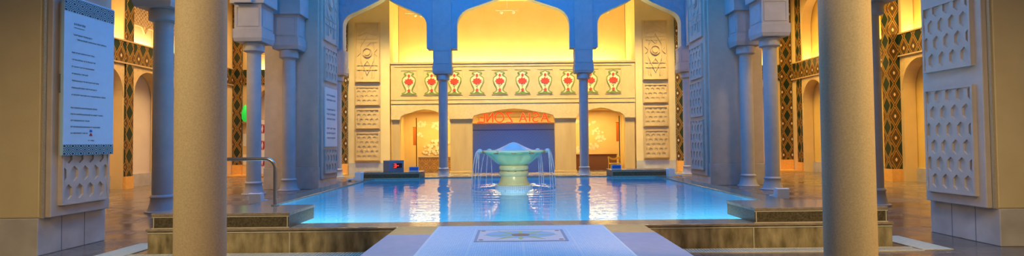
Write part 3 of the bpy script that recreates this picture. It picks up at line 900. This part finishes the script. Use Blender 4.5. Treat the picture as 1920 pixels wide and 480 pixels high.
# ------------------------------------------------------------------ lit facade behind the arcade
fac = thing('gateway_facade', 'yellow-lit sandstone gateway with three openings behind the far arcade', 'facade', (0, 0, 0))
tf = XZ(FY)
def lowarch(a, b, za):
    w = b-a; L = [(a, 2.58), (a+.04, 2.72), (a+w*.10, 2.83), (a+w*.2, 2.88), (a+w*.35, za-.06), (a+w*.5, za)]
    return L+[(a+b-x, z) for x, z in reversed(L[:-1])]
pr = [(-5.75, 2.58)]
for a, b_ in ((-5.33, -3.0), (-1.9, 1.95), (3.0, 5.28)): pr += lowarch(a, b_, 3.06)
pr.append((5.78, 2.58))
MB().profwall(pr, 3.31, -.05, .4, tf).build('carved_lintel', 'carved_stone', fac)
b = MB(); b.box(-5.76, 5.79, FY-.05, FY+.4, 3.31, 5.20)
b.build('frieze', 'facade', fac)
b = MB(); b.box(-5.78, 5.81, FY-.075, FY+.42, 5.20, 5.30); b.box(-5.6, 5.65, FY-.064, FY-.05, 5.06, 5.10); b.box(-5.76, 5.79, FY-.065, FY-.05, 3.31, 3.36); b.box(-5.76, 5.79, FY-.06, FY-.05, 3.50, 3.53)
b.build('cornice', 'facade', fac, bevel=.006)
for a, b_ in ((-5.75, -5.33), (-3.0, -1.9), (1.95, 3.0), (5.28, 5.78)):
    m = MB(); m.box(a+.03, b_-.03, FY, FY+.36, .12, 2.58); m.box(a, b_, FY-.03, FY+.39, 0, .12)
    m.frustum((a+b_)/2, FY+.18, b_-a-.06, .36, 2.42, b_-a, .44, 2.58)
    m.build('pillar', 'facade_dark', fac, bevel=.01)
# vase tile panels
def vase_panel(label, x):
    t = thing('vase_tile_panel', label, 'tile panel', (x, FY-.051, 3.70), 0, 'vase tile panels on the frieze')
    tf = XZ(0)
    m = MB(); framebars(m, -.37, .37, .03, 1.19, .02, -.012, 0, tf); m.build('moulding', 'facade', t)
    prof = [(0, .075), (.27, .075), (.285, .105), (.17, .17), (.125, .25), (.15, .36), (.23, .52), (.28, .68), (.275, .80), (.20, .88), (.115, .93), (.115, .97), (.19, 1.04), (.17, 1.07), (.08, 1.075), (.0, 1.125)]
    prof = [(a*1.1, b*1.02) for a, b in prof]
    full = [(a, b) for a, b in prof]+[(-a, b) for a, b in reversed(prof[1:-1])]
    MB().prism(full, -.012, -.001, tf).build('vase_field', 'cream', t)
    MB().ribbon(full, .045, -.019, -.004, tf).build('vase_outline', 'rimgreen', t)
    m = MB()
    m.prism([(.235*(1 if k % 2 else .72)*math.cos(k*PI/9), .66+.17*(1 if k % 2 else .7)*math.sin(k*PI/9)) for k in range(18)], -.022, -.0125, tf)
    m.prism([(.06*math.cos(k*PI/6), .94+.07*math.sin(k*PI/6)) for k in range(12)], -.022, -.0125, tf)
    m.prism([(.09*(1 if k % 2 else .6)*math.cos(k*PI/5), .24+.09*(1 if k % 2 else .6)*math.sin(k*PI/5)) for k in range(10)], -.022, -.0125, tf)
    m.build('flower', 'red', t)
    m = MB(); m.bar((0, .12), (0, .90), .02, -.016, -.011, tf); m.bar((0, .42), (.08, .5), .02, -.0165, -.011, tf); m.bar((0, .38), (-.08, .46), .02, -.017, -.011, tf)
    m.prism([(-.16, .09), (.16, .09), (.04, .17), (-.04, .17)], -.017, -.012, tf)
    m.build('stem', 'green', t)
    return t
ords = ['leftmost vase tile panel of the row on the frieze', 'vase tile panel second from left, left of the left arcade column',
        'vase tile panel just right of the left arcade column', 'vase tile panel fourth from left on the frieze',
        'vase tile panel fifth from left, above the left half of the fountain', 'vase tile panel fifth from right, above the right half of the fountain',
        'vase tile panel fourth from right on the frieze', 'vase tile panel half hidden behind the right arcade column',
        'vase tile panel just right of the right arcade column', 'rightmost vase tile panel of the row on the frieze']
v0 = None
for i in range(10):
    x = (767+42.7*i-957)*.02515-.125
    if v0 is None: v0 = vase_panel(ords[0], x)
    else: dup(v0, (x, FY-.051, 3.70), 0, ords[i])
# carved walls beside the gateway
for sg, nm in ((-1, 'left'), (1, 'right')):
    a, b_ = sorted((sg*5.82, sg*7.75))
    struct(MB().box(a, b_, FY+.0, FY+2.2, 0, 8.72).build('wall_carved_'+nm, 'wall_plaster'))
    struct(MB().box(a, b_, FY-.03, FY-.001, 0, .55).build('baseboard_carved_'+nm, 'marble'))
    c = -6.86 if sg < 0 else 6.76
    defs = [('strap', 4.33, 7.2, f'tall carved panel with a ring and arch, top of the {nm} carved wall'),
            ('hex', 3.23, 4.19, f'honeycomb relief panel directly under the tall carved panel on {nm} wall'),
            ('hex', 2.12, 3.13, f'middle honeycomb relief panel of the {nm} carved wall'),
            ('hex', .62, 2.02, f'lowest and tallest honeycomb relief panel of the {nm} carved wall')]
    for kind, z0, z1, lab in defs:
        t = thing('carved_panel', lab, 'wall panel', (c, FY-.002, z0), 0, 'carved stone panels beside the gateway')
        w = .60; tfp = XZ(0); h = z1-z0
        MB().box(-w, w, -.05, 0, 0, h).build('backing', 'facade', t, bevel=.006)
        if kind == 'strap': starpanel(t, -w+.07, w-.07, .08, h-.08, tfp, 'facade', 'strapwork', -.055)
        else: hexpanel(t, -w+.09, w-.09, .09, h-.09, .245, .29, tfp, 'facade', 'honeycomb', -.030, .04, .012)
struct(MB().box(-5.80, 5.80, 27.2, 27.4, 3.2, 8.72).build('wall_upper_far', 'wall_plaster'))
struct(MB().box(-5.8, 5.8, FY+.42, 27.2, 3.12, 3.2).build('ceiling_room', 'wall_plaster'))
# room behind the openings
struct(MB().box(-8, 8, 28.6, 28.75, 0, 3.2).build('wall_room_back', 'wall_plaster'))
struct(MB().box(-5.95, -5.8, 27.4, 28.6, 0, 3.2).build('wall_room_left', 'wall_plaster'))
struct(MB().box(5.8, 5.95, 27.4, 28.6, 0, 3.2).build('wall_room_right', 'wall_plaster'))
struct(MB().box(-5.8, 5.8, 27.2, 28.6, 3.12, 3.2).build('ceiling_room_back', 'wall_plaster'))
t = thing('blue_tile_screen', 'blue arabesque tiled wall filling the central opening behind the fountain', 'tiled screen', (0, 26.0, 0))
MB().box(-1.98, 2.06, 0, .15, 0, 2.36).build('tile_face', 'blue_tile', t)
MB().box(-2.0, 2.08, -.02, .17, 2.36, 2.41).build('top_rail', 'facade', t)

# mirrored neon lettering
sg_ = thing('neon_sign', 'red neon lettering ASIA ZONE seen from behind above the blue tiles', 'sign', (.03, 25.72, 2.44))
def arc(cx, cz, rx, rz, a0, a1, n=14): return [(cx+rx*math.cos(math.radians(a0+(a1-a0)*i/n)), cz+rz*math.sin(math.radians(a0+(a1-a0)*i/n))) for i in range(n+1)]
G = {'A': ([[(0, 0), (.17, .44), (.34, 0)], [(.05, .14), (.29, .14)]], .34),
     'S': ([arc(.15, .33, .13, .11, 30, 250, 10)[:]+arc(.15, .11, .14, .11, 80, -150, 12)], .3),
     'I': ([[(.03, 0), (.03, .44)]], .06),
     'Z': ([[(0, .44), (.3, .44), (0, 0), (.31, 0)]], .31),
     'O': ([arc(.21, .22, .21, .22, 0, 360, 24)], .42),
     'N': ([[(0, 0), (0, .44), (.28, 0), (.28, .44)]], .28),
     'E': ([[(.26, .44), (0, .44), (0, 0), (.27, 0)], [(0, .23), (.22, .23)]], .27)}
x = 0; place = []
for ch in 'ASIA ZONE':
    if ch == ' ': x += .22; continue
    place.append((ch, x)); x += G[ch][1]+.115
tot = x-.115
for ch, cx in place:
    m = MB()
    for st in G[ch][0]:
        q = [(tot/2-(cx+a), 0, b) for a, b in st]                   # read from the other side, so mirrored here
        if len(q) > 6: m.tube(q, .027, 8)
        else:
            for e, f_ in zip(q, q[1:]): m.tube([e, f_], .027, 8)
    if cx == 0: m.tube([(tot/2-(cx+a), 0, b) for a, b in [(.0, 0), (-.06, .02), (-.10, -.03)]], .018, 8)
    if ch == 'E': m.tube([(tot/2-(cx+a), 0, b) for a, b in [(.27, 0), (.33, .0), (.35, -.06)]], .018, 8)
    m.build('letter', 'neon', sg_)
MB().box(-tot/2-.1, tot/2+.1, .03, .06, .22, .25).build('mounting_rail', 'facade', sg_)
for x in (-tot/2, tot/2): MB().box(x-.012, x+.012, .03, .055, -.05, .24).build('mounting_post', 'facade', sg_)

# ceiling downlights seen in the gateway
def downlight(label, loc):
    t = thing('ceiling_downlight', label, 'ceiling light', loc, 0, 'round downlights in the room ceiling')
    MB().lathe([(.17, -.03), (.19, -.02), (.19, 0)], 24).build('trim_ring', 'white', t)
    MB().lathe([(.14, -.045), (.15, -.03)], 24).build('lens', 'lamp', t)
    return t
d0 = downlight('bright round ceiling light above left half of the blue tiles', (-1.2, 26.4, 3.12))
dup(d0, (1.0, 26.4, 3.12), 0, 'bright round ceiling light above right half of the blue tiles')
dup(d0, (-3.75, 26.3, 3.12), 0, 'bright round ceiling light in the left opening')
dup(d0, (3.75, 26.3, 3.12), 0, 'bright round ceiling light in the right opening')

# spotlights under the arcade ceiling
def spots(label, loc, heads):
    t = thing('spotlight', label, 'spotlight', loc, 0, 'spotlights in front of the upper wall')
    MB().box(-.28*len(heads), .28*len(heads), -.03, .03, -.04, 0).build('track', 'white', t)
    MB().tube([(0, 0, 0), (0, 0, 8.72-loc[2])], .014, 8).build('drop_rod', 'white', t)
    for s in heads:
        m = MB(); m.tube([(s, 0, -.04), (s, 0, -.10)], .012, 8)
        m.tube([(s, -.08, -.17), (s+.02, .0, -.14), (s+.04, .10, -.11)], [.055, .075, .07], 14)
        m.build('lamp_head', 'white', t)
    return t
spots('twin white spotlight hanging in the middle arch', (-.25, 26.4, 8.06), (-.3, .3))
spots('white spotlight hanging in the left arch', (-4.75, 26.4, 7.95), (-.1, .2))
spots('white spotlight hanging in the right arch', (4.75, 26.4, 8.05), (0,))

# things in the left opening
t = thing('tiled_dado', 'orange medallion tiled dado wall in the left opening', 'dado', (-3.85, 27.3, 0))
MB().box(-1.0, 1.2, 0, .3, 0, .72).build('tile_face', 'dado', t)
MB().box(-1.02, 1.22, -.03, .32, .72, .77).build('ledge', 'cream', t)
def blossom(label, x, y, spots_, seed):
    random.seed(seed); t = thing('blossom_mural', label, 'wall decoration', (x, y, 0), 0, 'white blossom murals')
    tf = XZ(0)
    for cx, cz, r, n in spots_:
        b = MB()
        for i in range(n):
            a = random.uniform(0, 2*PI); q = r*math.sqrt(random.random())
            px_, pz = cx+q*math.cos(a)*1.3, cz+q*math.sin(a)*.8; s = random.uniform(.035, .075); ph = random.uniform(0, PI)
            b.prism([(px_+s*(1+.35*math.cos(5*k*PI/10+ph))*math.cos(k*PI/10), pz+s*(1+.35*math.cos(5*k*PI/10+ph))*math.sin(k*PI/10)) for k in range(20)], -.006-.0009*i-.028*(r > .3), -.002, tf)
        b.build('blossom_spray', 'blossom', t)
    m = MB(); p = [(c[0], c[1]) for c in spots_]
    m.ribbon(p, .02, -.006, -.001, tf, closed=False); m.build('stem', 'cream', t)
blossom('white blossom sprays on wall behind the left opening', -4.0, 28.6, [(-.4, 1.1, .35, 30), (.1, 1.45, .35, 30), (-.1, 1.2, .4, 30), (-.95, 1.9, .16, 10), (-.9, 2.5, .2, 14), (-.1, 2.4, .25, 16), (.35, 2.6, .3, 24)], 3)
blossom('white blossom sprays on wall behind the right opening', 4.6, 28.6, [(-1.2, 1.0, .22, 14), (-.3, 1.2, .2, 18), (.1, 1.6, .2, 16), (-.1, 2.0, .25, 14), (-.5, 2.5, .28, 20), (-1.0, 2.6, .25, 16)], 5)
def banner(label, x, y, z0, z1, col='orange'):
    t = thing('hanging_banner', label, 'banner', (x, y, 0), 0, 'narrow orange banners')
    MB().box(-.07, .07, -.01, .005, z0, z1).build('cloth', col, t)
    MB().box(-.09, .09, -.015, .015, z1, z1+.03).build('top_bar', 'brown', t)
    MB().box(.075, .115, 0, .04, 0, 2.75).build('post', 'black', t)
banner('narrow orange banner on dark post in the left opening', -5.02, 27.2, 1.35, 2.25)
banner('narrow orange banner on dark post in the right opening', 5.30, 27.0, 1.45, 2.40)
t = thing('counter', 'brown counter in the right opening with a white paper on its front', 'counter', (4.35, 27.3, 0))
MB().box(-1.15, .95, 0, .6, 0, .78).build('counter_body', 'brown', t)
MB().box(-1.18, .98, -.03, .62, .78, .81).build('counter_top', 'brown', t, bevel=.006)
MB().box(-.85, -.5, -.006, -.001, .38, .58).build('paper', 'paper', t)
t = thing('yellow_chair', 'curved yellow chair in front of the brown counter', 'chair', (4.98, 26.2, 0))
m = MB(); m.ribbon([(-.28+.56*i/10, .68-.10*math.sin(PI*i/10)) for i in range(11)], .09, .18, .26, XZ(0), closed=False); m.build('backrest', 'yellow', t)
MB().box(-.25, .25, -.22, .24, .34, .39).build('seat', 'yellow', t, bevel=.01)
for sx in (-1, 1):
    MB().tube([(sx*.24, -.18, 0), (sx*.22, -.18, .36)], .022, 10).build('leg', 'yellow', t)
    MB().tube([(sx*.27, .22, 0), (sx*.25, .22, .4), (sx*.27, .22, .72)], .024, 10).build('leg', 'yellow', t)

# ------------------------------------------------------------------ small things in the aisles
t = thing('green_lamp', 'glowing green lamp on bracket at the left far corner', 'lamp', (-12.58, FY-.14, 2.55))
MB().lathe([(.05, 0), (.14, .12), (.15, .4), (.10, .66), (.03, .78)], 20).build('lamp_globe', 'lampgreen', t)
MB().lathe([(.02, -.14), (.13, -.06), (.14, -.01), (.08, .0)], 20).build('lamp_bowl', 'gold', t)
MB().box(-.04, .04, .0, .12, -.12, -.06).build('wall_bracket', 'gold', t)
def poster(label, x, z0, z1, w=.27, col='paper', y=FY-.001):
    o = MB().box(-w/2, w/2, -.012, 0, 0, z1-z0).build('wall_notice', col, None, (x, y, z0))
    tag(o, label, 'notice', 'paper notices on the end wall')
poster('upper white paper notice left of the handrail column', -12.60, 1.40, 1.98)
poster('lower white paper notice left of the handrail column', -12.60, .52, 1.0)
t = thing('vending_banner', 'white banner with crimson print right of the handrail column', 'banner', (-11.3, 24.4, 0))
MB().box(-.35, .35, 0, .02, .12, 2.6).build('cloth', 'paper', t)
tfv = XZ(-.001); 
for z in (2.0, 1.25, .5):
    m = MB()
    for q in range(4): m.bar((-.28+.15*q, z), (-.20+.15*q, z+.36), .06, -.004, 0, tfv); m.bar((-.28+.15*q, z+.36), (-.2+.15*q, z), .05, -.0035, 0, tfv)
    m.build('print', 'crimson', t)
MB().box(-.36, .36, .02, .05, 2.57, 2.62).build('top_bar', 'steel', t)
MB().tube([(0, .035, 0), (0, .035, 2.6)], .014, 8).build('pole', 'steel', t)
MB().box(-.3, .3, -.15, .2, 0, .03).build('foot', 'steel', t)
t = thing('wall_switch', 'small grey metal box on wall of the left arched niche', 'switch box', (-SX-.438, 18.75, 1.05))
MB().box(0, .06, -.09, .09, 0, .28).build('casing', 'steel', t, bevel=.006)
MB().box(.06, .066, -.05, .05, .08, .2).build('cover_plate', 'panelgrey', t)
t = thing('text_sheet', 'pale text sheet on left niche wall beside the left foreground column', 'notice', (-SX-.438, 20.95, 1.95))
MB().box(0, .012, -.3, .3, 0, .95).build('sheet', 'paper', t)
textlines(t, [(-.2, .2, .8-.12*i, .05) for i in range(6)], YZ(.0, -1), -.015)
for z, lab in ((2.35, 'upper small plaque in right wall niche beside the right foreground column'), (1.95, 'lower small plaque in right wall niche beside the right foreground column')):
    o = MB().box(-.02, 0, -.35, .35, 0, .3).build('wall_plaque', 'facade', None, (SX+.438, 18.95, z)); tag(o, lab, 'plaque', 'small plaques in the right niche')
struct(MB().box(-13.1, -7.8, FY-.9, FY-.01, 0, .06).build('trim_6', 'ochre_slab'))
struct(MB().box(7.8, 13.1, FY-.9, FY-.01, 0, .06).build('trim_6', 'ochre_slab'))

# ------------------------------------------------------------------ lights
def area(name, loc, rot, sx, sy, power, col, spread=180):
    l = bpy.data.lights.new(name, 'AREA'); l.shape = 'RECTANGLE'; l.size = sx; l.size_y = sy
    l.energy = power; l.color = col; l.spread = math.radians(spread)
    o = bpy.data.objects.new(name, l); C.objects.link(o); o.location = loc
    o.rotation_euler = tuple(math.radians(a) for a in rot)
    return o
WARM = (1, .62, .20); AMBER = (1, .70, .22); SOFT = (1, .80, .55)
BLUE = (.02, .27, 1.0)
# blue dusk light falling through the open court
area('court_skylight', (0, 14.6, 11), (0, 0, 0), 11.5, 12, 1700, (.008, .325, 1.0))
area('court_skylight', (0, 7.2, 10), (-6, 0, 0), 6, 2.4, 140, (.10, .42, 1.0), 95)  # added small blue light, only there to tint the walkway
area('arcade_flood', (0, 19.0, 9.8), (38, 0, 0), 12, .6, 160, (.0, .20, 1.0))
# gateway
area('ledge_cove', (0, 26.8, 5.15), (180, 0, 0), 11, .25, 600, (1, .81, .27))
area('walk_ceiling', (0, 23.8, 8.6), (7, 0, 0), 15.5, .5, 900, (1, .77, .22), 50)
area('room_left', (-4, 27.0, 3.05), (0, 0, 0), 2.6, 1.4, 130, AMBER)
area('room_centre', (0, 26.6, 3.05), (0, 0, 0), 3, .8, 190, AMBER)
area('room_right', (4, 27.0, 3.05), (0, 0, 0), 2.6, 1.4, 130, AMBER)
for sg in (-1, 1):
    area('aisle_ceiling', (sg*10.9, 18.5, 8.5), (0, sg*-14, 0), 3.0, 13, 700 if sg < 0 else 860, (1, .65, .30) if sg < 0 else (1, .66, .17), 100)
    area('window_cove', (sg*(SX+.25), 17, 5.0), (180, 0, 0), .2, 17, 330, (1, .70, .25))
    area('aisle_front_fill', (sg*10.9, 11.2, 8.3), (48, 0, sg*22), 2.2, 1, 75, (1, .66, .28), 90)  # added warm fill for the pier fronts, no fixture there
    area('end_cove', (sg*10.4, FY+.24, 5.0), (180, 0, 0), 5, .2, 90, (1, .66, .22))
    area('pool_lamp', (sg*3.7, 7.66, .02), (80, 0, 0), 1.5, .2, 110, (.9, .97, 1.0))
    area('near_ceiling', (sg*4.4, 1.6, 5.0), (35, 0, -sg*20), 1.2, .8, 78, (1, .72, .34), 88)
area('near_aisle_lamp', (6.8, 3.9, 4.9), (0, 52, 0), .8, .8, 75, (1, .50, .12), 100)
area('pool_lamp', (0, 7.62, -.35), (75, 0, 0), 8.6, .35, 200, (.42, .88, 1.0))
for sg in (-1, 1):  # added fill lights that brighten the foreground columns and pool wall
    l = bpy.data.lights.new('near_column_fill', 'SPOT'); l.energy = 880; l.color = (1, .74, .38); l.spot_size = math.radians(48); l.spot_blend = .8; l.shadow_soft_size = .2
    o = bpy.data.objects.new('near_column_fill', l); C.objects.link(o); o.location = (sg*3.7, .9, 5.6)
    o.rotation_euler = (Vector((sg*3.0, 5.0, 1.0))-o.location).to_track_quat('-Z', 'Y').to_euler()
for sg in (-1, 1):  # added fill from the opposite side, warms the foreground pier panels
    l = bpy.data.lights.new('panel_fill', 'SPOT'); l.energy = 420 if sg > 0 else 150; l.color = (1, .70, .42); l.spot_size = math.radians(34); l.spot_blend = .7; l.shadow_soft_size = .2
    o = bpy.data.objects.new('panel_fill', l); C.objects.link(o); o.location = (-sg*2.0, 3.4, 5.0)
    o.rotation_euler = (Vector((sg*6.3, 7.8, 1.9))-o.location).to_track_quat('-Z', 'Y').to_euler()
for sg in (-1, 1):  # added fill that takes the blue off the far pier fronts and brackets
    l = bpy.data.lights.new('pier_fill', 'SPOT'); l.energy = 520; l.color = (1, .66, .36); l.spot_size = math.radians(24); l.spot_blend = .8; l.shadow_soft_size = .2
    o = bpy.data.objects.new('pier_fill', l); C.objects.link(o); o.location = (sg*4.6, 5.4, 6.4)
    o.rotation_euler = (Vector((sg*7.7, 16.5, 4.0))-o.location).to_track_quat('-Z', 'Y').to_euler()
l = bpy.data.lights.new('fountain_fill', 'SPOT'); l.energy = 1300; l.color = (1, .86, .55); l.spot_size = math.radians(17); l.spot_blend = .6; l.shadow_soft_size = .15  # added unseen fill that lightens the front of the fountain
o = bpy.data.objects.new('fountain_fill', l); C.objects.link(o); o.location = (0, 5.4, 3.5)
o.rotation_euler = (Vector((FX, FYc, .95))-o.location).to_track_quat('-Z', 'Y').to_euler()
w = bpy.data.worlds.new('dusk'); bpy.context.scene.world = w; w.use_nodes = True
bg = w.node_tree.nodes['Background']; bg.inputs[0].default_value = (.12, .30, .75, 1); bg.inputs[1].default_value = .12

# ------------------------------------------------------------------ camera
cam = bpy.data.cameras.new('camera'); co = bpy.data.objects.new('camera', cam); C.objects.link(co)
cam.sensor_width = 36; cam.lens = 18.75; cam.clip_start = .05
R = Matrix.Rotation(math.radians(-.17), 4, 'Z') @ Matrix.Rotation(math.radians(90+1.55), 4, 'X') @ Matrix.Rotation(math.radians(-.55), 4, 'Z')
co.matrix_world = Matrix.Translation((-.125, 0, 1.45)) @ R
sc = bpy.context.scene; sc.camera = co
sc.view_settings.view_transform = 'Standard'; sc.view_settings.look = 'None'
sc.view_settings.gamma = 1; sc.view_settings.use_curve_mapping = False
sc.view_settings.exposure = 0.0
sc.cycles.max_bounces = 8; sc.cycles.transparent_max_bounces = 12
sc.cycles.sample_clamp_indirect = 4
